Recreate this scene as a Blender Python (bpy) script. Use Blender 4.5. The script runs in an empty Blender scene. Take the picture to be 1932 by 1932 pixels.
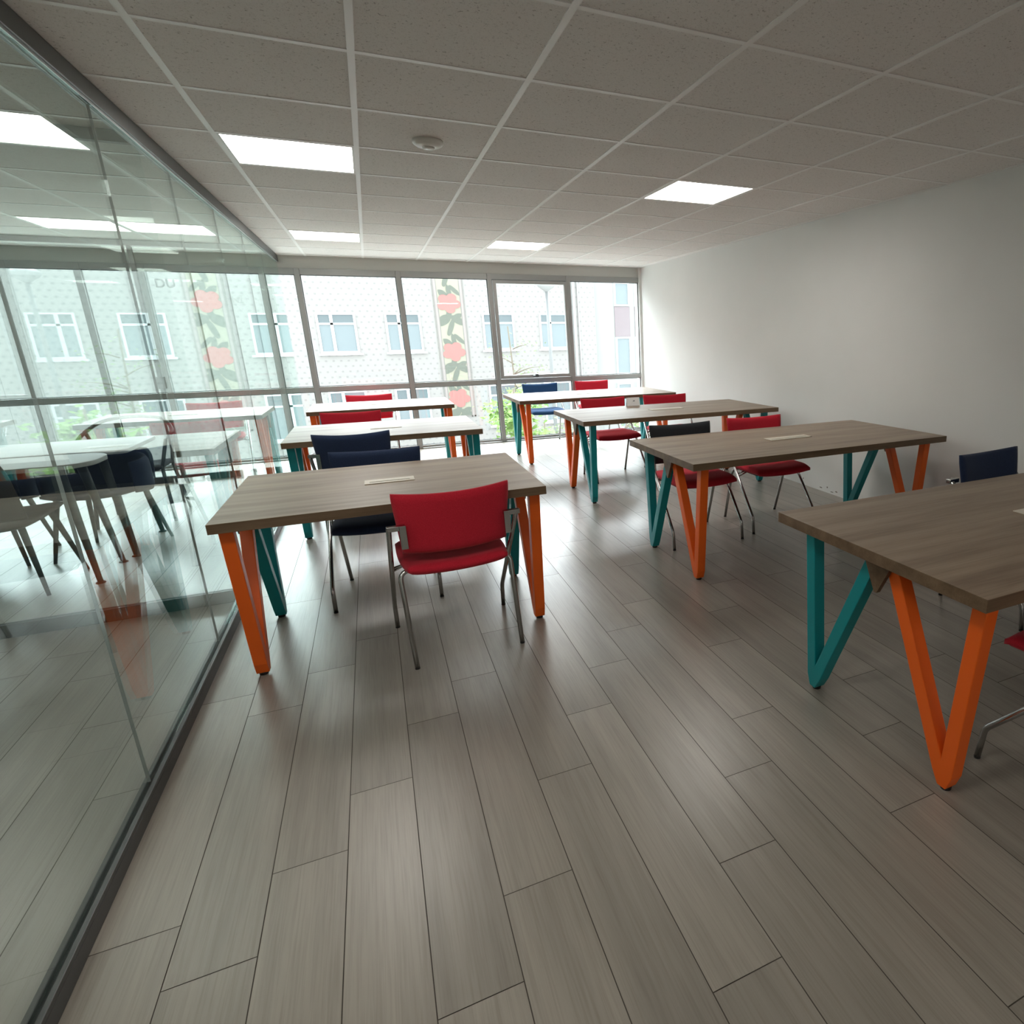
import bpy, bmesh, math, random
from mathutils import Vector, Matrix
random.seed(7)
SC = bpy.context.scene
COL = SC.collection
PI = math.pi

# ------------------------------------------------------------------ camera
F_PX, YAW, PITCH, ROLL, CX, CY, EYE = 1164.78, 0.452985, 0.279996, 0.0134789, 1288.0, 966.0, 1.42
cy_, sy_, cp_, sp_, cr_, sr_ = math.cos(YAW), math.sin(YAW), math.cos(PITCH), math.sin(PITCH), math.cos(ROLL), math.sin(ROLL)
fwd = Vector((sy_*cp_, cy_*cp_, -sp_)); right = Vector((cy_, -sy_, 0)); down = fwd.cross(right)
r2 = cr_*right + sr_*down; d2 = -sr_*right + cr_*down
cam = bpy.data.cameras.new('camera'); camo = bpy.data.objects.new('camera', cam); COL.objects.link(camo)
m = Matrix.Identity(4)
for i in range(3):
    m[i][0] = r2[i]; m[i][1] = -d2[i]; m[i][2] = -fwd[i]
m[0][3], m[1][3], m[2][3] = 0, 0, EYE
camo.matrix_world = m
cam.sensor_width = 36; cam.sensor_fit = 'HORIZONTAL'; cam.lens = F_PX/1932*36
cam.shift_x = (966-CX)/1932; cam.shift_y = (CY-966)/1932; cam.clip_start = 0.02; cam.clip_end = 300
SC.camera = camo

# ------------------------------------------------------------------ world, sun, exposure
W = bpy.data.worlds.new('overcast_sky'); SC.world = W; W.use_nodes = True
wt = W.node_tree; bgn = wt.nodes['Background']; bgn.inputs[0].default_value = (0.90, 0.96, 1.0, 1)
# overcast sky, brightest where the hidden sun stands: high over the street, facing the windows
SKY_BASE, SKY_GLOW = 1.9, 11.5
wtc = wt.nodes.new('ShaderNodeTexCoord'); wdot = wt.nodes.new('ShaderNodeVectorMath'); wdot.operation = 'DOT_PRODUCT'
gd = Vector((.10, .78, .62)).normalized(); wdot.inputs[1].default_value = gd
wmx = wt.nodes.new('ShaderNodeMath'); wmx.operation = 'MAXIMUM'; wmx.inputs[1].default_value = 0
wpw = wt.nodes.new('ShaderNodeMath'); wpw.operation = 'POWER'; wpw.inputs[1].default_value = 3.5
wma = wt.nodes.new('ShaderNodeMath'); wma.operation = 'MULTIPLY_ADD'; wma.inputs[1].default_value = SKY_GLOW; wma.inputs[2].default_value = SKY_BASE
wt.links.new(wtc.outputs['Generated'], wdot.inputs[0]); wt.links.new(wdot.outputs['Value'], wmx.inputs[0]); wt.links.new(wmx.outputs[0], wpw.inputs[0])
wt.links.new(wpw.outputs[0], wma.inputs[0]); wt.links.new(wma.outputs[0], bgn.inputs[1])
PANEL_STRENGTH = 6.3
SC.view_settings.view_transform = 'Standard'; SC.view_settings.look = 'None'
SC.view_settings.exposure = 1.1; SC.view_settings.gamma = 1.0; SC.view_settings.use_curve_mapping = False

# ------------------------------------------------------------------ materials
def mat(name, col, rough=.5, metal=0, spec=.5):
    M = bpy.data.materials.new(name); M.use_nodes = True
    b = M.node_tree.nodes['Principled BSDF']
    b.inputs['Base Color'].default_value = (*col, 1); b.inputs['Roughness'].default_value = rough
    b.inputs['Metallic'].default_value = metal; b.inputs['Specular IOR Level'].default_value = spec
    return M
def nd(M, t, **kw):
    n = M.node_tree.nodes.new(t)
    for k, v in kw.items(): setattr(n, k, v)
    return n
def lk(M, a, b): M.node_tree.links.new(a, b)
def bsdf(M): return M.node_tree.nodes['Principled BSDF']
def coords(M, scale=(1,1,1), kind='Object'):
    tc = nd(M, 'ShaderNodeTexCoord'); mp = nd(M, 'ShaderNodeMapping'); mp.inputs['Scale'].default_value = scale
    lk(M, tc.outputs[kind], mp.inputs['Vector']); return mp.outputs['Vector']
def noise(M, vec, scale, detail=3, rough=.55):
    n = nd(M, 'ShaderNodeTexNoise'); n.inputs['Scale'].default_value = scale; n.inputs['Detail'].default_value = detail
    n.inputs['Roughness'].default_value = rough; lk(M, vec, n.inputs['Vector']); return n.outputs['Fac']
def ramp(M, fac, stops):
    r = nd(M, 'ShaderNodeValToRGB'); e = r.color_ramp.elements
    e[0].position, e[0].color = stops[0][0], (*stops[0][1], 1); e[1].position, e[1].color = stops[-1][0], (*stops[-1][1], 1)
    for p, c in stops[1:-1]:
        x = e.new(p); x.color = (*c, 1)
    lk(M, fac, r.inputs['Fac']); return r.outputs['Color']
def mixc(M, fac, a, b, mode='MIX'):
    n = nd(M, 'ShaderNodeMix', data_type='RGBA', blend_type=mode)
    if isinstance(fac, float): n.inputs[0].default_value = fac
    else: lk(M, fac, n.inputs[0])
    for s, v in ((n.inputs[6], a), (n.inputs[7], b)):
        if isinstance(v, tuple): s.default_value = (*v, 1)
        else: lk(M, v, s)
    return n.outputs[2]
def bump(M, h, strength, dist=.002):
    n = nd(M, 'ShaderNodeBump'); n.inputs['Strength'].default_value = strength; n.inputs['Distance'].default_value = dist
    lk(M, h, n.inputs['Height']); lk(M, n.outputs['Normal'], bsdf(M).inputs['Normal'])

def wood(name, along, dark, mid, light, rough, streak=1.0, attr=None):
    M = mat(name, mid, rough)
    sc = [14, 14, 14]; sc[along] = 1.1
    v = coords(M, tuple(sc))
    if attr:
        at = nd(M, 'ShaderNodeAttribute', attribute_name=attr)
        ad = nd(M, 'ShaderNodeVectorMath', operation='ADD'); ml = nd(M, 'ShaderNodeVectorMath', operation='SCALE')
        lk(M, at.outputs['Color'], ml.inputs[0]); ml.inputs[3].default_value = 60
        lk(M, v, ad.inputs[0]); lk(M, ml.outputs[0], ad.inputs[1]); v = ad.outputs[0]
    n1 = noise(M, v, 1.0, 4, .6)
    base = ramp(M, n1, [(.30, dark), (.5, mid), (.72, light)])
    fine = nd(M, 'ShaderNodeMapping'); s2 = [6, 6, 6]; s2[along] = 1.6; fine.inputs['Scale'].default_value = s2; lk(M, v, fine.inputs['Vector'])
    n2 = noise(M, fine.outputs['Vector'], 2.0, 2, .7)
    g = ramp(M, n2, [(.30, (.80,.79,.77)), (.55, (1,1,1)), (1, (1.0,1.0,1.0))])
    c = mixc(M, streak, base, g, 'MULTIPLY')
    if attr:
        r = nd(M, 'ShaderNodeMapRange'); r.inputs[3].default_value = .90; r.inputs[4].default_value = 1.08
        sx = nd(M, 'ShaderNodeSeparateColor'); lk(M, at.outputs['Color'], sx.inputs[0]); lk(M, sx.outputs[0], r.inputs[0])
        cc = nd(M, 'ShaderNodeCombineColor')
        for k in range(3): lk(M, r.outputs[0], cc.inputs[k])
        c = mixc(M, 1.0, c, cc.outputs[0], 'MULTIPLY')
    lk(M, c, bsdf(M).inputs['Base Color'])
    bump(M, n2, .15, .0006)
    return M
m_floor = wood('greige_laminate', 1, (.225,.202,.172), (.275,.250,.213), (.32,.29,.248), .36, .8, 'plank')
bsdf(m_floor).inputs['Coat Weight'].default_value = .6; bsdf(m_floor).inputs['Coat Roughness'].default_value = .30
m_gap = mat('plank_joint', (.06,.05,.04), .8)
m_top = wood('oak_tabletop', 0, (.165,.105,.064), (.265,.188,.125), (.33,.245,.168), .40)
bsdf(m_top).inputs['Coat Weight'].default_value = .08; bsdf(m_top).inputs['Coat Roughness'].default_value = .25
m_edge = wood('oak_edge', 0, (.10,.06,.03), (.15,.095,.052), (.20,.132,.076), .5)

def fabric(name, col, col2):
    M = mat(name, col, .9, 0, .15); v = coords(M)
    n = noise(M, v, 420, 2, .7); lk(M, ramp(M, n, [(.3, col), (.7, col2)]), bsdf(M).inputs['Base Color'])
    bsdf(M).inputs['Sheen Weight'].default_value = .12
    bump(M, n, .35, .001); return M
m_red = fabric('red_wool', (.47,.012,.028), (.64,.028,.052))
m_navy = fabric('navy_wool', (.016,.028,.065), (.03,.048,.105))
m_blue = fabric('blue_wool', (.015,.055,.14), (.03,.085,.21))
m_char = fabric('charcoal_wool', (.02,.024,.028), (.04,.045,.05))
m_taupe = mat('taupe_shell', (.055,.043,.036), .6)
m_black = mat('black_plastic', (.012,.012,.012), .5)
m_darkleg = mat('dark_painted_leg', (.03,.04,.04), .5)
m_chrome = mat('chrome', (.42,.42,.41), .22, 1)
m_orange = mat('orange_paint', (.86,.13,.006), .42)
m_teal = mat('teal_paint', (.0,.26,.28), .42)
m_alu = mat('anodised_aluminium', (.36,.36,.35), .42, .5)
m_alud = mat('dark_aluminium', (.10,.105,.105), .4, .6)
m_alul = mat('satin_aluminium', (.42,.42,.42), .35, .8)
m_white = mat('white_plastic', (.78,.77,.74), .4)
m_cream = mat('cream_plastic', (.72,.67,.57), .4)
m_gasket = mat('rubber_gasket', (.02,.02,.02), .7)
m_greytop = mat('light_grey_laminate', (.50,.50,.48), .35)

def plaster(name, col, bs=.25):
    M = mat(name, col, .85, 0, .2); v = coords(M)
    n = noise(M, v, 160, 3, .6); n2 = noise(M, v, 1.3, 3, .5)
    lk(M, ramp(M, n2, [(.3, tuple(c*.95 for c in col)), (.7, col)]), bsdf(M).inputs['Base Color'])
    bump(M, n, bs, .002); return M
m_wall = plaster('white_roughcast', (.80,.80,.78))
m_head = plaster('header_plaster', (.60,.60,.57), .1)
m_tile = mat('mineral_fibre_tile', (.5,.49,.48), .9, 0, .1)
v = coords(m_tile)
a = noise(m_tile, v, 85, 3, .75); b = noise(m_tile, v, 200, 2, .8)
sp = ramp(m_tile, a, [(.31, (.42,.39,.37)), (.39, (.82,.79,.77)), (1, (.86,.83,.81))])
sp2 = ramp(m_tile, b, [(.30, (.72,.7,.68)), (.40, (1,1,1))])
lk(m_tile, mixc(m_tile, 1.0, sp, sp2, 'MULTIPLY'), bsdf(m_tile).inputs['Base Color'])
m_tbar = mat('white_t_bar', (.90,.885,.87), .45)

def glass(name, tint, gloss=1.0):
    M = bpy.data.materials.new(name); M.use_nodes = True; nt = M.node_tree
    for n in list(nt.nodes): nt.nodes.remove(n)
    out = nd(M, 'ShaderNodeOutputMaterial'); tr = nd(M, 'ShaderNodeBsdfTransparent'); tr.inputs[0].default_value = (*tint, 1)
    gl = nd(M, 'ShaderNodeBsdfGlossy'); gl.inputs['Roughness'].default_value = 0.0; gl.inputs[0].default_value = (.89,1,.965,1)
    lw = nd(M, 'ShaderNodeLayerWeight'); lw.inputs[0].default_value = .5
    pw = nd(M, 'ShaderNodeMath', operation='POWER'); lk(M, lw.outputs['Facing'], pw.inputs[0]); pw.inputs[1].default_value = 5
    ma = nd(M, 'ShaderNodeMath', operation='MULTIPLY_ADD'); lk(M, pw.outputs[0], ma.inputs[0]); ma.inputs[1].default_value = .96*gloss; ma.inputs[2].default_value = .04*gloss
    mx = nd(M, 'ShaderNodeMixShader'); lk(M, ma.outputs[0], mx.inputs[0]); lk(M, tr.outputs[0], mx.inputs[1]); lk(M, gl.outputs[0], mx.inputs[2])
    lk(M, mx.outputs[0], out.inputs[0]); return M
m_glass = glass('partition_glass', (.945,.972,.966))
m_winglass = glass('window_glass', (.97,.99,.985))
m_joint = mat('glass_joint', (.32,.36,.35), .4)
def emis(name, col, s):
    M = mat(name, (.8,.8,.8), .6); b = bsdf(M); b.inputs['Emission Color'].default_value = (*col, 1); b.inputs['Emission Strength'].default_value = s; return M
m_panel = emis('led_diffuser', (1,.95,.89), PANEL_STRENGTH)

# ------------------------------------------------------------------ helpers
def link(o, parent=None):
    COL.objects.link(o)
    if parent is not None: o.parent = parent
    return o
def finish(name, bm, mats, parent=None, smooth=False, bevel=0, seg=2, loc=None):
    bmesh.ops.recalc_face_normals(bm, faces=bm.faces)
    me = bpy.data.meshes.new(name); bm.to_mesh(me); bm.free()
    for x in (mats if isinstance(mats, (list, tuple)) else [mats]): me.materials.append(x)
    if smooth:
        for p in me.polygons: p.use_smooth = True
    o = bpy.data.objects.new(name, me); link(o, parent)
    if loc: o.location = loc
    if bevel:
        md = o.modifiers.new('bevel', 'BEVEL'); md.width = bevel; md.segments = seg; md.limit_method = 'ANGLE'; md.angle_limit = math.radians(40)
        if smooth:
            pass
    return o
def box(bm, x0, x1, y0, y1, z0, z1, mi=0):
    vs = [bm.verts.new((x, y, z)) for x in (x0, x1) for y in (y0, y1) for z in (z0, z1)]
    for f in ((0,1,3,2), (4,6,7,5), (0,4,5,1), (2,3,7,6), (0,2,6,4), (1,5,7,3)):
        fc = bm.faces.new([vs[i] for i in f]); fc.material_index = mi
    return vs
def bar(bm, a, b, w, d, side=Vector((1,0,0))):
    """square bar from a to b; w along 'side', d across it"""
    a, b = Vector(a), Vector(b); t = (b-a).normalized(); n = t.cross(side).normalized(); s = side.normalized()
    vs = []
    for p in (a, b):
        for i, j in ((-1,-1), (1,-1), (1,1), (-1,1)): vs.append(bm.verts.new(p + s*i*w/2 + n*j*d/2))
    for k in range(4):
        bm.faces.new((vs[k], vs[(k+1) % 4], vs[4+(k+1) % 4], vs[4+k]))
    bm.faces.new(vs[3::-1]); bm.faces.new(vs[4:])
def fillet(pts, r, n=5):
    pts = [Vector(p) for p in pts]; out = [pts[0]]
    for i in range(1, len(pts)-1):
        p, a, b = pts[i], pts[i-1], pts[i+1]
        ra = min(r, (a-p).length*.45, (b-p).length*.45)
        s = p + (a-p).normalized()*ra; e = p + (b-p).normalized()*ra
        for k in range(n+1):
            t = k/n; out.append(s*(1-t)**2 + p*2*t*(1-t) + e*t*t)
    out.append(pts[-1]); return out
def tube(bm, pts, r, n=10, rf=.03, taper=None):
    P = fillet(pts, rf) if rf else [Vector(p) for p in pts]
    rings = []; up = None
    for i, p in enumerate(P):
        t = (P[min(i+1, len(P)-1)] - P[max(i-1, 0)]).normalized()
        if up is None: up = t.orthogonal().normalized()
        up = (up - t*up.dot(t)).normalized(); s = t.cross(up)
        rr = r if taper is None else r + (taper-r)*i/(len(P)-1)
        rings.append([bm.verts.new(p + up*math.cos(2*PI*k/n)*rr + s*math.sin(2*PI*k/n)*rr) for k in range(n)])
    for a, b in zip(rings, rings[1:]):
        for k in range(n): bm.faces.new((a[k], a[(k+1) % n], b[(k+1) % n], b[k]))
    bm.faces.new(rings[0][::-1]); bm.faces.new(rings[-1])
def lathe(bm, prof, n=40, c=(0,0,0)):
    rings = [[bm.verts.new((c[0]+r*math.cos(2*PI*k/n), c[1]+r*math.sin(2*PI*k/n), c[2]+z)) for k in range(n)] for r, z in prof]
    for a, b in zip(rings, rings[1:]):
        for k in range(n): bm.faces.new((a[k], a[(k+1) % n], b[(k+1) % n], b[k]))
    bm.faces.new(rings[0]); bm.faces.new(rings[-1])
def slab(bm, fn, nu, nv, th):
    """padded slab: fn(u,v)->(point, normal), u,v in -1..1; pillow thickness th with rounded rim"""
    def rim(u, v): return max(0.0, (1-abs(u)**10)*(1-abs(v)**8))**.5
    A, B = [], []
    for i in range(nu+1):
        ra, rb = [], []
        for j in range(nv+1):
            u = math.sin((i/nu-.5)*PI); v_ = math.sin((j/nv-.5)*PI); u = .35*u+.65*(2*i/nu-1); v_ = .35*v_+.65*(2*j/nv-1)
            p, n = fn(u, v_); t = th*(.30+.70*rim(u, v_))/2
            ra.append(bm.verts.new(p+n*t)); rb.append(bm.verts.new(p-n*t))
        A.append(ra); B.append(rb)
    for i in range(nu):
        for j in range(nv):
            bm.faces.new((A[i][j], A[i+1][j], A[i+1][j+1], A[i][j+1])); bm.faces.new((B[i][j], B[i][j+1], B[i+1][j+1], B[i+1][j]))
    edge = [(i, 0) for i in range(nu)] + [(nu, j) for j in range(nv)] + [(i, nv) for i in range(nu, 0, -1)] + [(0, j) for j in range(nv, 0, -1)]
    for k in range(len(edge)):
        (i, j), (i2, j2) = edge[k], edge[(k+1) % len(edge)]
        bm.faces.new((A[i][j], B[i][j], B[i2][j2], A[i2][j2]))
def tag(o, label=None, cat=None, group=None, kind=None):
    if label: o['label'] = label
    if cat: o['category'] = cat
    if group: o['group'] = group
    if kind: o['kind'] = kind
    return o
def thing(name, label, cat, loc=(0,0,0), rz=0, group=None):
    o = bpy.data.objects.new(name, None); link(o); o.location = loc; o.rotation_euler = (0,0,rz); o.empty_display_size = .1
    return tag(o, label, cat, group)
def struct(o, label=None): return tag(o, label, kind='structure')
def copy_tree(o, parent=None):
    c = o.copy(); COL.objects.link(c); c.parent = parent
    for ch in list(o.children): copy_tree(ch, c)
    return c
def quad(bm, pts, mi=0):
    f = bm.faces.new([bm.verts.new(p) for p in pts]); f.material_index = mi; return f

# ------------------------------------------------------------------ room measures
CEIL = 2.354; YW = 8.90; XP = -0.80; XL = -4.4; YB = -3.0; U0 = -.522; V0 = 2.679
def xr(y): return 3.60 + .014*max(0, y-3.2)
XR0, XR1 = 3.60, 3.68

# floor: every board a slightly inset face of one mesh over a dark underlay
ph = {0:1.98, 1:1.122, 2:1.372, 3:1.772, 4:2.085, 5:1.205, 6:1.50, 7:1.769, -1:1.733, -2:1.47, -3:1.655}
bm = bmesh.new(); lay = bm.loops.layers.float_color.new('plank')
PW, PL = .1867, 1.18
k0 = int(math.floor((XL+.247)/PW)); k1 = int(math.ceil((3.75+.247)/PW))
for k in range(k0, k1):
    x0 = -.247+k*PW; x1 = min(x0+PW, 3.75); p = ph.get(k, random.Random(k*13).random()*PL)
    y = p - PL*math.ceil((p-YB)/PL)
    while y < YW+.1:
        ya, yb = max(y, YB), min(y+PL, YW+.1)
        if yb-ya > .01:
            g = .0013
            f = quad(bm, [(x0+g, ya+g, 0), (x1-g, ya+g, 0), (x1-g, yb-g, 0), (x0+g, yb-g, 0)])
            rnd = (random.random(), random.random(), random.random(), 1)
            for l in f.loops: l[lay] = rnd
        y += PL
box(bm, XL, 3.75, YB, YW+.1, -.12, -.002, 1)
fl = finish('floor', bm, [m_floor, m_gap]); struct(fl)

# ceiling with tile surface and a grid of T-bars
LIGHTS = [(0, 2), (0, 7), (4, 2), (3, 7), (-3, 7), (0, -3), (0, -8), (4, -8), (-2, -3), (-4, 3)]     # tile column, tile row
bm = bmesh.new()
def cx_(i): return U0+.6*i
def cyv(j): return V0+.6*j
i0, i1, j0, j1 = -7, 8, -10, 11
for i in range(i0, i1):
    for j in range(j0, j1):
        if (i, j) in LIGHTS: continue
        xa, xb = max(cx_(i), XL), min(cx_(i+1), 3.72); ya, yb = max(cyv(j), YB), min(cyv(j+1), YW+.05)
        if xb-xa < .01 or yb-ya < .01: continue
        box(bm, xa+.008, xb-.008, ya+.008, yb-.008, CEIL+.003, CEIL+.018)
box(bm, XL, 3.75, YB, YW+.1, CEIL+.08, CEIL+.30)
ce = finish('ceiling', bm, [m_tile]); struct(ce)
bm = bmesh.new()
for i in range(i0, i1+1):
    x = cx_(i)
    if XL < x < 3.6: box(bm, x-.012, x+.012, YB, YW, CEIL, CEIL+.006)
for j in range(j0, j1+1):
    y = cyv(j)
    if YB < y < YW: box(bm, XL, 3.66, y-.012, y+.012, CEIL+.0005, CEIL+.0055)
box(bm, XR0-.02, 3.75, YB, YW, CEIL+.001, CEIL+.005)
tb = finish('ceiling_grid', bm, [m_tbar], ce)

# walls
bm = bmesh.new()
pts = [(xr(y), y) for y in (YB, 3.2, YW+.1)]
for (xa, ya), (xb, yb) in zip(pts, pts[1:]):
    vs = [bm.verts.new(p) for p in ((xa,ya,0),(xb,yb,0),(xb,yb,CEIL+.08),(xa,ya,CEIL+.08),(4.0,ya,0),(4.0,yb,0),(4.0,yb,CEIL+.08),(4.0,ya,CEIL+.08))]
    for f in ((0,1,2,3),(4,7,6,5),(3,2,6,7),(0,4,5,1)): bm.faces.new([vs[i] for i in f])
m_wallr = plaster('scuffed_white_wall', (.80,.80,.78))
wr = finish('wall_right', bm, m_wallr); struct(wr)
bm = bmesh.new(); box(bm, XL-.25, 4.0, YB-.2, YB, -.12, CEIL+.3); struct(finish('wall_back', bm, m_wall))
bm = bmesh.new(); box(bm, XL-.25, XL, YB, YW+.1, -.12, CEIL+.3); struct(finish('wall_left', bm, m_wall))
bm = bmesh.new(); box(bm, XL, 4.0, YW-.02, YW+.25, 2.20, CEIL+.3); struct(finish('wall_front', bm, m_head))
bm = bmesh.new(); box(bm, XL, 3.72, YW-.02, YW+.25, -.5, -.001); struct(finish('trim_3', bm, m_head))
# white corner post between the glazing and the right wall
bm = bmesh.new(); box(bm, 3.645, 3.80, YW-.06, YW+.12, 0, CEIL+.005); struct(finish('trim_1', bm, m_wall, bevel=.004))
# scuff marks low on the right wall
bm = bmesh.new()
for y, z, l, h in ((4.25,.035,.02,.007), (4.38,.05,.012,.010), (4.47,.03,.025,.006), (4.75,.06,.01,.012), (4.1,.02,.03,.006), (5.2,.04,.015,.006), (3.9,.05,.012,.008), (4.31,.02,.03,.005)):
    n = 9; ring = []
    for k in range(n):
        a = 2*PI*k/n; rr = random.uniform(.6, 1)
        yy = y+math.cos(a)*l*rr; ring.append(bm.verts.new((xr(yy)-.0012, yy, z+math.sin(a)*h*rr)))
    bm.faces.new(ring)
finish('scuff_mark', bm, mat('dirty_scuff', (.22,.20,.17), .9), wr)['kind'] = 'stuff'

# ------------------------------------------------------------------ window wall
def window(n, x0, x1, sash=False, low=True):
    bm = bmesh.new(); d0, d1 = YW-.05, YW+.04; mw = .028
    box(bm, x0-mw, x0+mw, d0, d1, 0.0, 2.22)                  # left mullion
    box(bm, x0+mw, x1-mw, d0+.01, d1, 2.15, 2.22)             # head
    box(bm, x0+mw, x1-mw, d0+.012, d1, .80, .862)             # transom
    box(bm, x0+mw, x1-mw, d0+.012, d1, 0.0, .045)
    box(bm, x0+mw, x1-mw, d0-.03, d0+.012, 0.0, .016)         # low sill ledge
    fr = finish(f'window_{n}', bm, m_alu, bevel=.003); struct(fr)
    bm = bmesh.new()
    for (za, zb) in ((.862, 2.15), (.045, .80)):
        t = .007
        for (a, b, c, d) in ((x0+mw, x1-mw, zb-t, zb), (x0+mw, x1-mw, za, za+t), (x0+mw, x0+mw+t, za, zb), (x1-mw-t, x1-mw, za, zb)):
            box(bm, a, b, YW-.022, YW-.008, c, d)
    finish('gasket', bm, m_gasket, fr)
    for za, zb in ((.862, 2.15), (.045, .80)):
        bm = bmesh.new(); box(bm, x0+mw, x1-mw, YW-.004, YW+.004, za, zb)
        finish('pane', bm, m_winglass, fr)
    if sash:
        bm = bmesh.new(); a, b, c, d = x0+.032, x1-.032, .868, 2.14; w = .042
        for q in ((a, a+w, c, d), (b-w, b, c, d), (a+w, b-w, d-w, d), (a+w, b-w, c, c+w)): box(bm, q[0], q[1], YW-.085, YW-.045, q[2], q[3])
        s = finish('opening_sash', bm, m_alu, fr, bevel=.003)
        bm = bmesh.new(); xm = (a+b)/2 - .03
        box(bm, xm-.035, xm+.045, YW-.105, YW-.085, c+.012, c+.034); box(bm, xm-.005, xm+.035, YW-.125, YW-.105, c+.018, c+.05)
        box(bm, xm-.045, xm, YW-.12, YW-.108, c+.016, c+.03)
        finish('handle', bm, m_alud, s, bevel=.003)
    return fr
window(1, -.64, .44)
window(2, .44, 1.535)
window(3, 1.535, 2.595, sash=True)
window(4, 2.595, 3.67)
window(5, -.935, -.64)
window(6, -2.60, -.935)
window(7, -4.25, -2.60)
# white lettering stuck on the glass left of the partition
def lettering(name, s, x, z, size, parent):
    cu = bpy.data.curves.new('letters', 'FONT'); cu.body = s; cu.size = size; cu.extrude = .0006; cu.offset = size*.022
    o = bpy.data.objects.new('letters', cu); COL.objects.link(o); bpy.context.view_layer.update()
    me = bpy.data.meshes.new_from_object(o.evaluated_get(bpy.context.evaluated_depsgraph_get())); bpy.data.objects.remove(o)
    me.materials.clear(); me.materials.append(mat('white_vinyl', (.85,.87,.92), .5))
    o = bpy.data.objects.new(name, me); link(o, parent); o.location = (x, YW-.006, z); o.rotation_euler = (PI/2, 0, 0)
    return o
ws = thing('window_lettering', 'faint white vinyl letters high on the window behind the glass partition', 'lettering')
lettering('letters', 'DU', -1.99, 1.985, .125, ws); lettering('letters', 'Nİ', -1.33, 1.83, .10, ws)

# ------------------------------------------------------------------ glass partitions
def partition_y(name, label, y0, y1, joints):
    t = thing(name, label, 'partition', (XP-.02, y0, 0))
    L = y1-y0
    bm = bmesh.new(); box(bm, -.02, .02, 0, L, 0, .045); box(bm, .006, .02, 0, L, .045, .058); box(bm, -.02, -.006, 0, L, .045, .058)
    finish('base_track', bm, m_alud, t, bevel=.002)
    bm = bmesh.new(); box(bm, -.03, .02, 0, L, CEIL-.072, CEIL); finish('ceiling_track', bm, m_alud, t, bevel=.002)
    bm = bmesh.new(); box(bm, .008, .012, 0, L, CEIL-.080, CEIL-.072); box(bm, -.012, -.008, 0, L, CEIL-.080, CEIL-.072); finish('glazing_bead', bm, m_alul, t)
    ys = [y0]+joints+[y1]
    for a, b in zip(ys, ys[1:]):
        bm = bmesh.new(); box(bm, -.005, .005, a-y0+.001, b-y0-.001, .047, CEIL-.074); finish('glass_pane', bm, m_glass, t)
    for j in joints:
        bm = bmesh.new(); box(bm, -.0045, .0045, j-y0-.0009, j-y0+.0009, .06, CEIL-.081); finish('silicone_joint', bm, m_joint, t)
    return t
partition_y('glass_partition', 'long frameless glass partition with dark floor track on the left of the room', -1.4, YW-.055, [.12,1.19,2.262,3.33,4.40,5.47,6.54,7.61])
def partition_x(name, label, y, x0, x1, joints, post=None):
    t = thing(name, label, 'partition', (x0, y, 0)); L = x1-x0
    bm = bmesh.new(); box(bm, 0, L, -.02, .02, 0, .07); finish('base_track', bm, m_alud, t, bevel=.002)
    bm = bmesh.new(); box(bm, 0, L, -.02, .02, CEIL-.05, CEIL); finish('ceiling_track', bm, m_alud, t, bevel=.002)
    xs = [x0]+sorted(joints)+[x1]
    for a, b in zip(xs, xs[1:]):
        bm = bmesh.new(); box(bm, a-x0+.001, b-x0-.001, -.005, .005, .07, CEIL-.05); finish('glass_pane', bm, m_glass, t)
    if post:
        bm = bmesh.new(); box(bm, post-.018-x0, post+.018-x0, -.019, .019, .071, CEIL-.051); p = finish('door_post', bm, m_alud, t)
        bm = bmesh.new(); box(bm, post-.03-x0, post+.03-x0, -.035, .035, .96, 1.08); finish('door_lock', bm, m_alud, t, bevel=.004)
    return t
partition_x('glass_partition', 'near cross partition of glass with dark floor track behind the long glass partition', 4.03, XL+.01, XP-.045, [-1.9, -3.1])
partition_x('glass_partition', 'far glass partition with door post and lock in front of the left windows', 8.02, XL+.01, XP-.045, [-1.925, -3.1], -1.925)

# ------------------------------------------------------------------ ceiling lights, smoke detector
def ceiling_light(i, j, label):
    x, y = cx_(i)+.3, cyv(j)+.3
    t = thing('ceiling_light', label, 'light', (x, y, CEIL), group='square LED ceiling panels')
    bm = bmesh.new(); a, b = .288, .278
    for q in ((-a, a, b, a), (-a, a, -a, -b), (-a, -b, -b, b), (b, a, -b, b)): box(bm, q[0], q[1], q[2], q[3], .0, .012)
    box(bm, -a, a, -a, a, .02, .03)
    finish('frame', bm, m_white, t)
    bm = bmesh.new(); box(bm, -b, b, -b, b, .003, .011); finish('diffuser', bm, m_panel, t)
    return t
ceiling_light(0, 2, 'lit ceiling panel nearest the camera, beside the long glass partition')
ceiling_light(0, 7, 'small-looking lit ceiling panel at far left, near the windows')
ceiling_light(4, 2, 'lit ceiling panel above the right row of tables, nearer the right wall')
ceiling_light(3, 7, 'lit ceiling panel at far right, close to the window wall')
ceiling_light(-3, 7, 'lit ceiling panel seen through the glass partition in the side room')
ceiling_light(0, -3, 'added fill-light panel above and behind the camera, out of the picture')  # unseen panel, added to even out the room light
ceiling_light(0, -8, 'added unseen fill-light panel at the back of the room, nearer the partition')  # also added as fill, out of view behind the camera
ceiling_light(4, -8, 'added unseen fill-light panel at the back of the room, nearer the right wall')  # its pair on the right, likewise added out of view
ceiling_light(-2, -3, 'added unseen fill-light panel in the side room, left of the camera')  # added out of view to brighten the dim side room
ceiling_light(-4, 3, 'added unseen fill-light panel in the side room above the taupe chair')  # second unseen fill added for the side room
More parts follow.
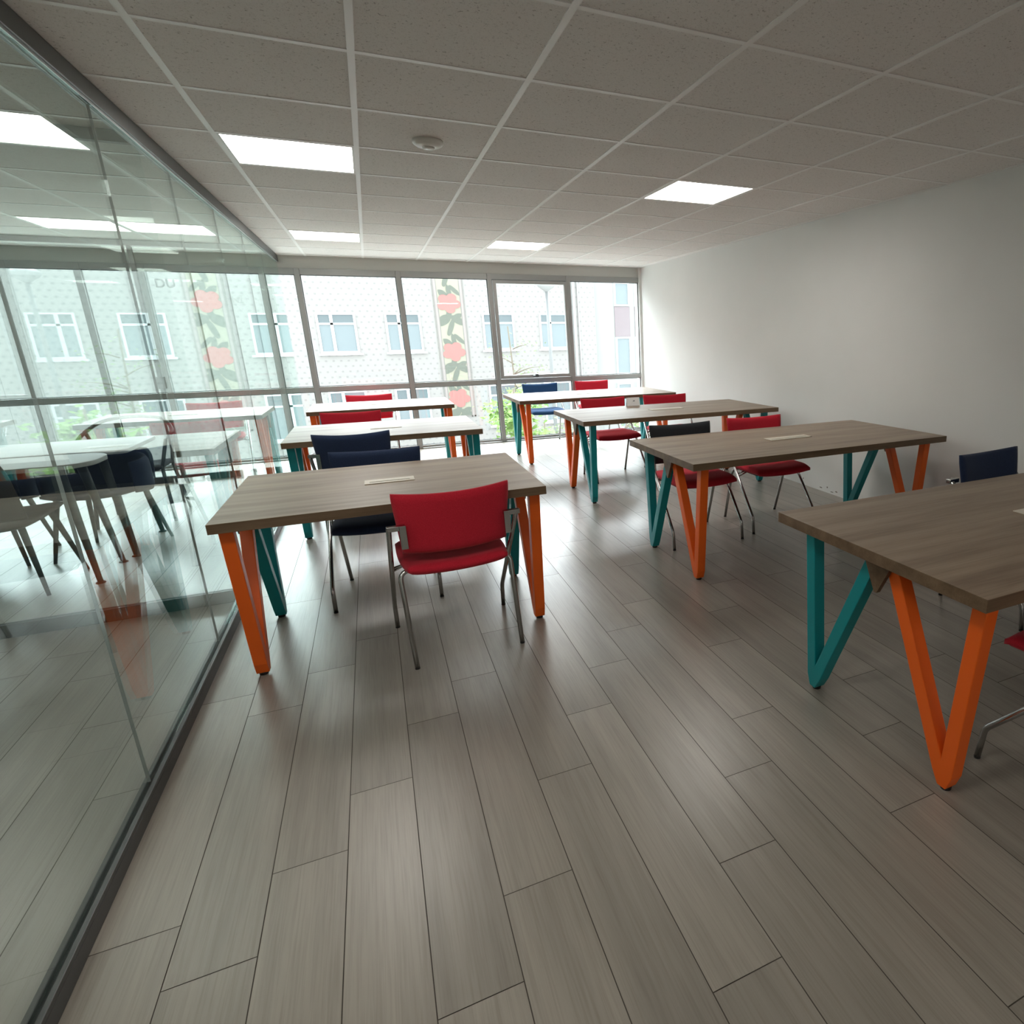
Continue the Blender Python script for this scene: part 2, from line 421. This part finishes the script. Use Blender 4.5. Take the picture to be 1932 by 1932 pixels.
sd = thing('smoke_detector', 'round white smoke detector on the ceiling tiles between the light panels', 'smoke detector', (.396, 3.64, CEIL+.003))
bm = bmesh.new(); lathe(bm, [(.072,0),(.072,-.012),(.066,-.020),(.052,-.027),(.030,-.030),(.001,-.031)]); finish('housing', bm, m_white, sd, smooth=True)
bm = bmesh.new(); lathe(bm, [(.030,-.029),(.029,-.035),(.022,-.038),(.001,-.039)]); finish('sensor_cap', bm, m_white, sd, smooth=True)

# ------------------------------------------------------------------ tables
TH = .040; ZT = .74
def make_table(w, d, front, back, inset, gw):
    t = thing('work_table', 'table', 'table')
    bm = bmesh.new(); box(bm, 0, w, 0, d, ZT-TH, ZT, 1)
    for f in bm.faces:
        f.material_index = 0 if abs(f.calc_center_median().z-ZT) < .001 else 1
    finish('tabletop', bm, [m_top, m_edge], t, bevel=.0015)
    B = .050; zt = ZT-TH-.0005
    for ex in (inset, w-inset):
        for (mt, s) in ((front, 1), (back, -1)):
            y = lambda v: v if s > 0 else d-v
            ft, ot, it = (.165, .075, d/2-.006) if inset < .06 else (.140, .085, d/2-.032)
            bm = bmesh.new(); X = Vector((1,0,0))
            h = B/2
            # the V is one closed outline with a notch, extruded across the bar
            def off(p, q, r, side):
                dx, dz = q[0]-p[0], q[1]-p[1]; L = math.hypot(dx, dz); return (-dz/L*r*side, dx/L*r*side)
            P0, P1, P2 = (ot, zt), (ft, .012), (it, zt)
            w1 = B/2*math.hypot(P1[0]-P0[0], P1[1]-P0[1])/abs(P1[1]-P0[1])
            w2 = B/2*math.hypot(P2[0]-P1[0], P2[1]-P1[1])/abs(P2[1]-P1[1])
            s1 = (P0[0]-P1[0])/(P0[1]-P1[1]); s2 = (P2[0]-P1[0])/(P2[1]-P1[1])
            X1 = lambda z, k: P0[0]+(z-P0[1])*s1+k*w1
            X2 = lambda z, k: P2[0]+(z-P2[1])*s2+k*w2
            zn = P0[1] + (P2[0]-w2-P0[0]-w1)/(s1-s2)   # notch where inner faces meet
            zb = .012
            zl = .06
            out = [(X1(zt,-1), zt), (X1(zl,-1), zl), (X1(zl,-1)+.018, .012), (X1(zl,-1)+.050, .012), (X2(zl,1), zl), (X2(zt,1), zt), (X2(zt,-1), zt), (X2(zn,-1), zn), (X1(zt,1), zt)]
            lo = [bm.verts.new((ex-h, y(p[0]), p[1])) for p in out]; hi = [bm.verts.new((ex+h, y(p[0]), p[1])) for p in out]
            n = len(out)
            for k in range(n): bm.faces.new((lo[k], lo[(k+1) % n], hi[(k+1) % n], hi[k]))
            bm.faces.new(lo); bm.faces.new(hi)
            bmesh.ops.triangulate(bm, faces=[f for f in bm.faces if len(f.verts) > 4])
            lg = finish('leg', bm, mt, t, bevel=.003)
            lg['label'] = 'orange V-shaped leg' if mt is m_orange else 'teal V-shaped leg'
            bm = bmesh.new(); lathe(bm, [(.017,0),(.018,.0115)], 16, (ex, y(X1(zl,-1)+.034), .0002)); finish('rubber_foot', bm, m_black, lg)
        bm = bmesh.new(); sx = -1 if ex < w/2 else 1
        xa, xb = sorted((ex+sx*.0275, ex+sx*.045)); 
        if inset < .04: xa, xb = sorted((ex-sx*.0275, ex-sx*.045))
        tri = [(d/2-.075, zt), (d/2+.075, zt), (d/2+.006, zt-.135), (d/2-.006, zt-.135)]
        lo = [bm.verts.new((xa, p[0], p[1])) for p in tri]; hi = [bm.verts.new((xb, p[0], p[1])) for p in tri]
        for k in range(4): bm.faces.new((lo[k], lo[(k+1) % 4], hi[(k+1) % 4], hi[k]))
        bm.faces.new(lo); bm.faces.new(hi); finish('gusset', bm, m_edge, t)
    # cable flap
    gx = w/2; gy = d*.5; gd = .046
    bm = bmesh.new()
    sl = .35
    box(bm, gx-gw/2, gx+gw/2, gy-gd, gy-.020, ZT+.0002, ZT+.004); box(bm, gx-gw/2, gx+gw/2, gy-.006, gy+gd, ZT+.0002, ZT+.004)
    box(bm, gx-gw/2, gx-gw/2+.022, gy-.020, gy-.006, ZT+.0002, ZT+.004); box(bm, gx+gw/2-.022, gx+gw/2, gy-.020, gy-.006, ZT+.0002, ZT+.004)
    c = finish('cable_flap', bm, m_cream, t, bevel=.0008)
    bm = bmesh.new(); box(bm, gx-gw/2+.022, gx+gw/2-.022, gy-.020, gy-.006, ZT+.0002, ZT+.0012); finish('cable_slot', bm, m_gasket, c)
    return t
O, T_ = m_orange, m_teal
TABLES = [
 (-.655, 2.84, 1.32, .99, O, T_, .047, .225, 'small wooden table nearest the camera, a red chair pulled up to it'),
 (-.63, 4.96, 1.335, .96, T_, O, .047, .225, 'small wooden table in the middle of the left row of three'),
 (-.635, 7.03, 1.37, .90, O, T_, .047, .225, 'small wooden table at the end of the left row, by the windows'),
 (1.368, .99, 1.93, .955, O, T_, .118, .33, 'large wooden table cut off by the right edge of the picture'),
 (1.497, 2.935, 1.92, .95, O, T_, .105, .33, 'large wooden table second in the right row, grey and red chairs behind it'),
 (1.50, 4.925, 1.93, .94, T_, O, .105, .33, 'large wooden table third in the right row, with a white card at its back edge'),
 (1.405, 6.93, 1.90, .98, O, T_, .105, .33, 'large wooden table farthest back on the right, under the windows'),
]
for x, y, w, d, f, b, ins, gw, lab in TABLES:
    t = make_table(w, d, f, b, ins, gw); t.location = (x, y, 0); t['label'] = lab
    t['group'] = 'wooden tables with orange and teal legs'

# ------------------------------------------------------------------ visitor chairs (facing +Y, origin at centre of footprint)
def make_chair(mback, mseat):
    t = thing('visitor_chair', 'chair', 'chair')
    def fb(u, v):
        z = .660 + v*.138; w = .247 - (1-v)*.5*.024 - .004*max(0, v)**6
        # corners rounded by pulling in
        zz = z - .014*(1-u*u)*(v > 0)*v - .010*(1-u*u)*(v < 0)*(-v)
        y = -.232 + (.80-z)*(-.17)*-1 - .034*(1-u*u) + .006
        return Vector((u*w, y, zz)), Vector((0, -1, -.17)).normalized()
    bm = bmesh.new(); slab(bm, fb, 18, 12, .040); finish('backrest', bm, mback, t, smooth=True)
    def fs(u, v):
        y = .0 + v*.225; w = .235 - (.022 if v < 0 else .010)*v*v
        z = .447 + .010*v*abs(v) - .010*(1-u*u) - (.020*v**6 if v > 0 else -.012*v**4)
        if v < 0: y -= .014*(1-u*u)*(-v)
        else: y += .012*(1-u*u)*v
        return Vector((u*w, y, z)), Vector((0, 0, 1))
    bm = bmesh.new(); slab(bm, fs, 18, 18, .058); finish('seat', bm, mseat, t, smooth=True)
    R = .0108
    for s in (-1, 1):
        bm = bmesh.new()
        tube(bm, [(s*.268, -.235, .655), (s*.268, .222, .125), (s*.268, .236, .006)], R, 10, .02)
        lg = finish('leg', bm, m_chrome, t, smooth=True)
        bm = bmesh.new(); tube(bm, [(s*.268, .236, .0), (s*.268, .2365, .007)], .0112, 10, 0); finish('foot_cap', bm, m_black, lg, smooth=False)
        bm = bmesh.new()
        tube(bm, [(s*.15, -.115, .418), (s*.245, -.125, .418), (s*.236, -.255, .006)], R, 10, .045)
        lg = finish('leg', bm, m_chrome, t, smooth=True)
        bm = bmesh.new(); tube(bm, [(s*.236, -.2555, .0), (s*.236, -.255, .007)], .0112, 10, 0); finish('foot_cap', bm, m_black, lg, smooth=False)
        bm = bmesh.new()
        box(bm, *sorted((s*.277, s*.205)), -.268, -.240, .647, .668); box(bm, *sorted((s*.230, s*.203)), -.272, -.262, .565, .668)
        finish('bracket', bm, m_chrome, t, bevel=.002)
        bm = bmesh.new()
        tube(bm, [(s*.268, -.018, .404), (s*.19, -.018, .420)], .006, 8, 0); tube(bm, [(s*.268, -.002, .385), (s*.19, -.002, .415)], .006, 8, 0)
        finish('side_rod', bm, m_chrome, t, smooth=True)
    bm = bmesh.new(); box(bm, -.19, .19, -.14, .14, .408, .422); finish('seat_plate', bm, m_black, t)
    return t
CH = {}
def place_chair(kind, x, y, deg, label, group=None):
    mb, ms = {'red': (m_red, m_red), 'navy': (m_navy, m_navy), 'blue': (m_blue, m_blue), 'grey': (m_char, m_red)}[kind]
    if kind not in CH: c = CH[kind] = make_chair(mb, ms)
    else: c = copy_tree(CH[kind])
    c.location = (x, y, 0); c.rotation_euler = (0, 0, math.radians(deg)); c['label'] = label
    c['group'] = 'fabric visitor chairs with chrome legs'
    return c
place_chair('red', .225, 3.005, 3.5, 'red fabric chair seen from behind, in front of the nearest left table')
place_chair('navy', -.065, 3.79, 176, 'dark blue chair tucked under the far side of the nearest left table')
place_chair('navy', -.18, 5.07, -3, 'dark blue chair seen from behind at the middle left table')
place_chair('red', -.24, 6.07, 176, 'red chair behind the middle left table, its back against the last left table')
place_chair('red', -.09, 7.93, 176, 'red chair behind the last left table, right below the windows')
place_chair('navy', 2.94, 2.0, 184, 'dark blue chair behind the nearest right table, at the right picture edge')
place_chair('red', 1.985, .975, 4, 'red chair cut by the right picture edge, in front of the nearest right table')
place_chair('grey', 1.965, 3.845, 179, 'chair with dark grey back and red seat behind the second right table')
place_chair('red', 2.635, 3.895, 179, 'red chair behind the second right table, nearer the right wall')
place_chair('red', 2.13, 6.01, 182, 'red chair left of the white card, behind the third right table')
place_chair('red', 2.80, 5.99, 174, 'red chair right of the white card, behind the third right table')
place_chair('blue', 2.05, 8.45, 180, 'blue chair below the opening window, behind the farthest right table')
place_chair('red', 2.815, 8.56, 176, 'red chair against the window frame, behind the farthest right table')

# white card standing at the back edge of the third right table
tc = thing('tent_card', 'small white folded card standing on the back edge of the third right table', 'card', (2.302, 5.835, ZT+.0005), math.radians(0))
bm = bmesh.new()
for s in (-1, 1):
    quad(bm, [(-.068, s*.02, 0), (.068, s*.02, 0), (.068, 0, .080), (-.068, 0, .080)])
o = finish('card', bm, mat('white_card', (.95,.95,.95), .6), tc)
md = o.modifiers.new('s', 'SOLIDIFY'); md.thickness = .0006
bm = bmesh.new()
for (x, z, w, h) in ((.004,.042,.013,.009), (.008,.049,.008,.005)):
    quad(bm, [(x-w, -.0208+z*.25-.0004, z-h), (x+w, -.0208+z*.25-.0004, z-h), (x+w, -.0208+(z+h)*.25-.0004, z+h*.9), (x-w*.4, -.0208+(z+h)*.25-.0004, z+h)])
finish('printed_mark', bm, mat('grey_ink', (.35,.36,.38), .7), tc)

# ------------------------------------------------------------------ side room furniture behind the glass
def round_rect(bm, x0, x1, y0, y1, r, z0, z1, n=8):
    pts = []
    for cx, cy, a0 in ((x1-r, y1-r, 0), (x0+r, y1-r, 90), (x0+r, y0+r, 180), (x1-r, y0+r, 270)):
        for k in range(n+1):
            a = math.radians(a0+90*k/n); pts.append((cx+r*math.cos(a), cy+r*math.sin(a)))
    lo = [bm.verts.new((x, y, z0)) for x, y in pts]; hi = [bm.verts.new((x, y, z1)) for x, y in pts]; N = len(pts)
    for k in range(N): bm.faces.new((lo[k], lo[(k+1) % N], hi[(k+1) % N], hi[k]))
    bm.faces.new(lo); bm.faces.new(hi)
def side_table(x0, x1, y0, y1, r, label):
    t = thing('meeting_table', label, 'table', ((x0+x1)/2, (y0+y1)/2, 0), group='light grey tables behind the glass')
    w, d = (x1-x0)/2, (y1-y0)/2
    bm = bmesh.new(); round_rect(bm, -w, w, -d, d, r, .712, .74); finish('tabletop', bm, m_greytop, t, bevel=.004)
    for sx in (-1, 1):
        for sy in (-1, 1):
            bm = bmesh.new(); tube(bm, [(sx*(w-.16), sy*(d-.09), .711), (sx*(w-.10), sy*(d-.03), .012)], .026, 12, 0, taper=.014)
            lg = finish('leg', bm, m_darkleg, t, smooth=True)
            bm = bmesh.new(); lathe(bm, [(.026,0),(.022,.008),(.008,.013)], 16, (sx*(w-.10), sy*(d-.03), 0)); finish('glide', bm, m_black, lg)
    return t
side_table(-2.75, -1.57, 4.72, 5.19, .17, 'light grey table with rounded corners behind the glass, nearer the camera')
side_table(-2.95, -1.53, 5.24, 5.93, .05, 'light grey table behind the glass, farther back with square corners')
def shell_chair(x, y, deg, ms, label, arm=False, h=.80):
    t = thing('shell_chair', label, 'chair', (x, y, 0), math.radians(deg), 'dark chairs behind the glass')
    def fs(u, v): return Vector((u*(.235-.02*v*v), v*.23, .44-.018*(1-u*u)+.012*v)), Vector((0,0,1))
    bm = bmesh.new(); slab(bm, fs, 12, 12, .05); finish('seat', bm, ms, t, smooth=True)
    def fb(u, v):
        z = .46+(v+1)*.5*(h-.46); return Vector((u*(.235-.03*max(0,v)**3), -.20-.05*(1-u*u)-(z-.44)*.22, z)), Vector((0,-1,-.2)).normalized()
    bm = bmesh.new(); slab(bm, fb, 12, 12, .035); finish('backrest', bm, ms, t, smooth=True)
    for sx in (-1, 1):
        for sy in (-1, 1):
            bm = bmesh.new(); tube(bm, [(sx*.17, sy*.16, .42), (sx*.235, sy*.235, .0)], .018, 10, 0, taper=.010); finish('leg', bm, m_darkleg, t, smooth=True)
    if arm:
        bm = bmesh.new()
        def fa(u, v):
            a = u*2.0; rr = .285; return Vector((math.sin(a)*rr, -math.cos(a)*rr*.9+.02, .53+v*.14*(1-.25*abs(u)))), Vector((math.sin(a), -math.cos(a), 0))
        slab(bm, fa, 20, 6, .04); finish('armrest', bm, ms, t, smooth=True)
    return t
shell_chair(-2.09, 4.89, -4, m_taupe, 'taupe shell chair at the left picture edge behind the glass', h=.82)
shell_chair(-1.80, 5.52, 170, m_navy, 'dark navy armchair behind the glass, under the farther grey table', arm=True, h=.68)
shell_chair(-2.45, 5.60, 180, m_navy, 'dark navy armchair behind the glass, left of the other navy armchair', arm=True, h=.68)
ac = thing('arm_chair', 'dark chair with a thin curved armrest beyond the grey tables behind the glass', 'chair', (-1.86, 6.45, 0), math.radians(180), 'dark chairs behind the glass')
def fs2(u, v): return Vector((u*.23, v*.22, .44-.015*(1-u*u))), Vector((0,0,1))
bm = bmesh.new(); slab(bm, fs2, 10, 10, .05); finish('seat', bm, m_char, ac, smooth=True)
bm = bmesh.new(); tube(bm, [(-.29,.10,.66),(-.29,-.10,.72),(-.2,-.26,.80),(0,-.30,.82),(.2,-.26,.80),(.29,-.10,.72),(.29,.10,.66)], .014, 10, .08); finish('armrest', bm, m_darkleg, ac, smooth=True)
for sx in (-1, 1):
    for sy in (-1, 1):
        bm = bmesh.new(); tube(bm, [(sx*.28, sy*.12, .66 if sy > 0 else .72), (sx*.22, sy*.15, .43), (sx*.25, sy*.24, 0)], .013, 10, .03); finish('leg', bm, m_darkleg, ac, smooth=True)

# ------------------------------------------------------------------ outside: street, buildings, lamp, greenery
ZG = -3.4; YF = 26.0; K = YF/18
bm = bmesh.new(); box(bm, -40, 45, YW+.6, 40, ZG-.3, ZG)
gr = finish('ground', bm, mat('light_paving', (.42,.42,.40), .9)); struct(gr)
m_fac = mat('dotted_facade', (.36,.345,.332), .85); M = m_fac
tc_ = nd(M, 'ShaderNodeTexCoord'); sp_n = nd(M, 'ShaderNodeSeparateXYZ'); lk(M, tc_.outputs['Object'], sp_n.inputs[0])
def mth(op, a, b=None):
    n = nd(M, 'ShaderNodeMath', operation=op)
    for i, v_ in enumerate((a, b)):
        if v_ is None: continue
        if isinstance(v_, (int, float)): n.inputs[i].default_value = v_
        else: lk(M, v_, n.inputs[i])
    return n.outputs[0]
sx, sz = .24, .19
row = mth('FLOOR', mth('DIVIDE', sp_n.outputs[2], sz)); odd = mth('MULTIPLY', mth('MODULO', mth('ABSOLUTE', row), 2), .5)
fx = mth('FRACT', mth('ADD', mth('DIVIDE', sp_n.outputs[0], sx), odd)); fz = mth('FRACT', mth('DIVIDE', sp_n.outputs[2], sz))
dx = mth('MULTIPLY', mth('ABSOLUTE', mth('SUBTRACT', fx, .5)), sx); dz = mth('MULTIPLY', mth('ABSOLUTE', mth('SUBTRACT', fz, .5)), sz)
hit = mth('MULTIPLY', mth('LESS_THAN', dx, .036), mth('LESS_THAN', dz, .031))
lk(M, mixc(M, hit, (.36,.345,.332), (.285,.275,.267)), bsdf(M).inputs['Base Color'])
bd = thing('apartment_building', 'pale building across the street with a dotted facade and a flower panel', 'building', (0, YF, 0))
m_pvc = mat('white_pvc', (0.672,0.688,0.704), .4); m_pane = mat('curtained_pane', (0.230,0.272,0.289), .3); m_pane2 = mat('dark_pane', (0.145,0.178,0.190), .3)
bm = bmesh.new(); box(bm, -26, 8.70, 0, 8, ZG, 6.9); finish('wall', bm, m_fac, bd)
def fwindow(x0, x1, z0, z1, split):
    bm = bmesh.new(); f = .07; d = -.05
    zt = z1-(z1-z0)*.26; xm = x0+(x1-x0)*split
    for q in ((x0, x0+f, z0, z1), (x1-f, x1, z0, z1), (x0+f, x1-f, z1-f*.7, z1), (x0+f, x1-f, z0, z0+f), (x0+f, x1-f, zt-f*.5, zt+f*.5), (xm-f*.7, xm+f*.7, z0+f, z1-f*.7)):
        box(bm, q[0], q[1], d, .0, q[2], q[3])
    box(bm, x0-.08, x1+.1, d-.06, 0, z0-.07, z0)
    w = finish('window', bm, m_pvc, bd)
    bm = bmesh.new(); box(bm, x0+f, x1-f, -.012, -.002, z0+f, z1-f*.7); finish('pane', bm, m_pane, w)
    bm = bmesh.new(); box(bm, x0+f, x1-f, -.016, -.012, zt, z1-f*.7); finish('pane', bm, m_pane2, w)
cols = [(-1.07,-.21,.38),(.45,1.29,.38),(2.83,3.67,.38),(4.37,5.16,.38)]
for a, b, s in cols:
    fwindow(a*K, b*K, .93, 2.30, s); fwindow(a*K, b*K, -2.05, -.42, s); fwindow(a*K, b*K, 4.1, 5.5, s)
# flower panel
px0, px1, pz0 = 1.655*K, 2.42*K, -1.62
bm = bmesh.new(); box(bm, px0, px1, -.03, 0, pz0, 6.5); fp = finish('flower_panel', bm, mat('cream_panel', (.36,.35,.275), .8), bd)
bm = bmesh.new()
for q in ((px0, px0+.05), (px0+.13, px0+.155), (px1-.05, px1), (px1-.155, px1-.13)): box(bm, q[0], q[1], -.036, -.03, pz0, 6.5)
box(bm, px0, px1, -.036, -.03, pz0, pz0+.05)
finish('border_strip', bm, mat('grey_border', (0.240,0.225,0.212), .8), fp)
bm = bmesh.new()
for q in ((px0+.05, px0+.13), (px1-.13, px1-.05)): box(bm, q[0], q[1], -.034, -.03, pz0+.05, 6.5)
finish('border_band', bm, mat('pink_band', (0.345,0.307,0.292), .8), fp)
m_pet = mat('coral_paint', (.44,.19,.175), .8); m_leaf = mat('sage_paint', (.165,.18,.15), .8)
def blob(bm, pts, y): 
    vs = [bm.verts.new((x, y, z)) for x, z in pts]; f = bm.faces.new(vs); r = bmesh.ops.extrude_face_region(bm, geom=[f])
    for e in r['geom']:
        if isinstance(e, bmesh.types.BMVert): e.co.y -= .006
def petals(cx, cz, R):
    pts = []
    for k in range(60):
        a = 2*PI*k/60; r = R*(.62+.38*abs(math.cos(2.5*a+.4))**.55); pts.append((cx+r*math.cos(a)*1.12, cz+r*math.sin(a)*.95))
    return pts
def leafp(cx, cz, L, Wd, ang):
    pts = []
    for k in range(24):
        t = k/24*2*PI; x = math.cos(t)*L/2; z = math.sin(t)*Wd/2*(1-.55*math.cos(t)**3); pts.append((cx+x*math.cos(ang)-z*math.sin(ang), cz+x*math.sin(ang)+z*math.cos(ang)))
    return pts
xc = (px0+px1)/2; step = 1.77; lv = 0
for k in range(-1, 3):
    zc = .87+k*step+.03
    if zc-.1 < pz0+.0: continue
    for pts in (leafp(xc+.02, zc+.42, .40, .13, 1.75), leafp(xc-.20, zc+.33, .34, .18, 2.4), leafp(xc+.24, zc+.45, .42, .12, -.75),
                leafp(xc-.24, zc-.60, .46, .26, .55), leafp(xc+.22, zc-.60, .44, .20, 2.6), leafp(xc+.22, zc-.50, .34, .17, .55),
                leafp(xc-.06, zc-.42, .34, .15, 1.3), leafp(xc-.02, zc-.85, .55, .14, 1.2)):
        mx_, mz_ = sum(p[0] for p in pts)/len(pts), sum(p[1] for p in pts)/len(pts); pts = [(mx_+(x-mx_)*1.28, mz_+(z-mz_)*1.28) for x, z in pts]
        pts = [(min(max(x, px0+.16), px1-.16), max(z, pz0+.06)) for x, z in pts]
        lv += 1; bm = bmesh.new(); blob(bm, pts, -.0305-.0012*(lv % 9)); finish('painted_leaf', bm, m_leaf, fp)
    bm = bmesh.new(); blob(bm, petals(xc-.02, zc, .385), -.045); finish('painted_flower', bm, m_pet, fp)
bm = bmesh.new(); box(bm, 5.35*K, 5.42*K, -.12, -.02, ZG, 6.8); box(bm, 5.50*K, 5.54*K, -.05, 0, ZG, 6.8); finish('downpipe', bm, mat('pale_downpipe', (0.390,0.390,0.390), .6), bd)
b2 = thing('plain_building', 'plain white building beside the dotted one, with a tall window strip', 'building', (8.72, YF+.25, 0))
bm = bmesh.new(); box(bm, 0, 12, 0, 8, ZG, 7.2); finish('wall', bm, mat('white_render', (0.378,0.385,0.371), .85), b2)
for x0, x1 in ((.92, 1.62), (1.85, 2.6)):
    bm = bmesh.new()
    for z0, z1 in ((-.25, 1.35), (2.62, 3.6), (-2.6, -.6)):
        for q in ((x0, x0+.07, z0, z1), (x1-.07, x1, z0, z1), (x0+.07, x1-.07, z1-.07, z1), (x0+.07, x1-.07, z0, z0+.07)): box(bm, q[0], q[1], -.07, 0, q[2], q[3])
    w = finish('window', bm, m_pvc, b2)
    bm = bmesh.new()
    for z0, z1 in ((-.25, 1.35), (2.62, 3.6), (-2.6, -.6)): box(bm, x0+.07, x1-.07, -.02, -.002, z0+.07, z1-.07)
    finish('pane', bm, m_pane, w)
    bm = bmesh.new(); box(bm, x0, x1, -.04, 0, 1.36, 2.60); finish('spandrel_panel', bm, mat('mauve_panel', (0.264,0.217,0.232), .7), b2)
# street lamp
sl_ = thing('street_lamp', 'tall grey street lamp outside the opening window', 'street lamp', (5.15, 20.0, ZG))
bm = bmesh.new(); tube(bm, [(0,0,0),(0,0,6.2)], .07, 12, 0, taper=.045); finish('pole', bm, mat('lamp_grey', (0.225,0.232,0.232), .6), sl_, smooth=True)
bm = bmesh.new(); lathe(bm, [(.05,6.15),(.24,6.28),(.30,6.36),(.20,6.44),(.02,6.48)], 20); finish('lamp_head', bm, mat('lamp_white', (0.330,0.330,0.330), .5), sl_, smooth=True)

m_leafg = mat('fresh_leaf', (0.182,0.308,0.070), .7); m_leafd = mat('dusty_leaf', (0.196,0.266,0.126), .7); m_bark = mat('bark', (.20,.17,.13), .9)
def tree(name, label, x, y, h, spread, n, ml, cz=.7, seed=1, low=.35, leaf=.10):
    R = random.Random(seed); t = thing(name, label, 'tree' if 'tree' in name else 'shrub', (x, y, ZG), group=None)
    bm = bmesh.new(); tips = []
    tube(bm, [(0,0,0),(R.uniform(-.1,.1), R.uniform(-.1,.1), h*.5),(R.uniform(-.15,.15), 0, h*.92)], .07, 8, .4, taper=.02)
    for k in range(14):
        a = R.uniform(0, 2*PI); z0 = h*R.uniform(low, .85); L = spread*R.uniform(.5, 1)*(1.15-.4*z0/h)
        e = Vector((math.cos(a)*L, math.sin(a)*L, z0+R.uniform(.1,.5)*L)); mid = Vector((0,0,z0))*.5+e*.5+Vector((0,0,.08*L))
        tube(bm, [(0,0,z0), mid, e], .022, 6, .2, taper=.006); tips += [(mid, .4), (e, .55), ((mid+e)/2, .5)]
    finish('branches', bm, m_bark, t, smooth=True)
    bm = bmesh.new()
    for k in range(n):
        c, s = R.choice(tips); s *= spread
        p = c + Vector((R.gauss(0,1), R.gauss(0,1), R.gauss(0,.7)))*s*.42
        if p.z < .1: continue
        d = Vector((R.gauss(0,1), R.gauss(0,1), R.gauss(0,.6))).normalized(); q = d.orthogonal().normalized(); l = leaf*R.uniform(.7,1.4)
        vs = [bm.verts.new(p+d*l*a_+q*l*b_) for a_, b_ in ((-.5,0),(-.1,.22),(.5,0),(-.1,-.22))]; bm.faces.new(vs)
    f = finish('foliage', bm, ml, t); f['kind'] = 'stuff'
    return t
tree('leafy_tree', 'bright green leafy branches just outside the windows, between two mullions', 2.55, 12.9, 4.15, .6, 900, m_leafg, seed=3, low=.55, leaf=.13)
tree('garden_shrub', 'pale green shrub outside behind the farthest right table', 3.6, 15.4, 3.0, 1.1, 2000, m_leafd, seed=5, low=.2, leaf=.10)
tree('street_tree', 'thin half-bare tree in front of the facade, seen through the opening window', 4.3, 21.6, 5.6, 1.2, 420, m_leafd, seed=9, low=.35, leaf=.10)
tree('garden_shrub', 'low green shrub outside beside the blue chair by the window', 5.9, 15.6, 2.9, 1.0, 1600, m_leafg, seed=12, low=.2, leaf=.10)
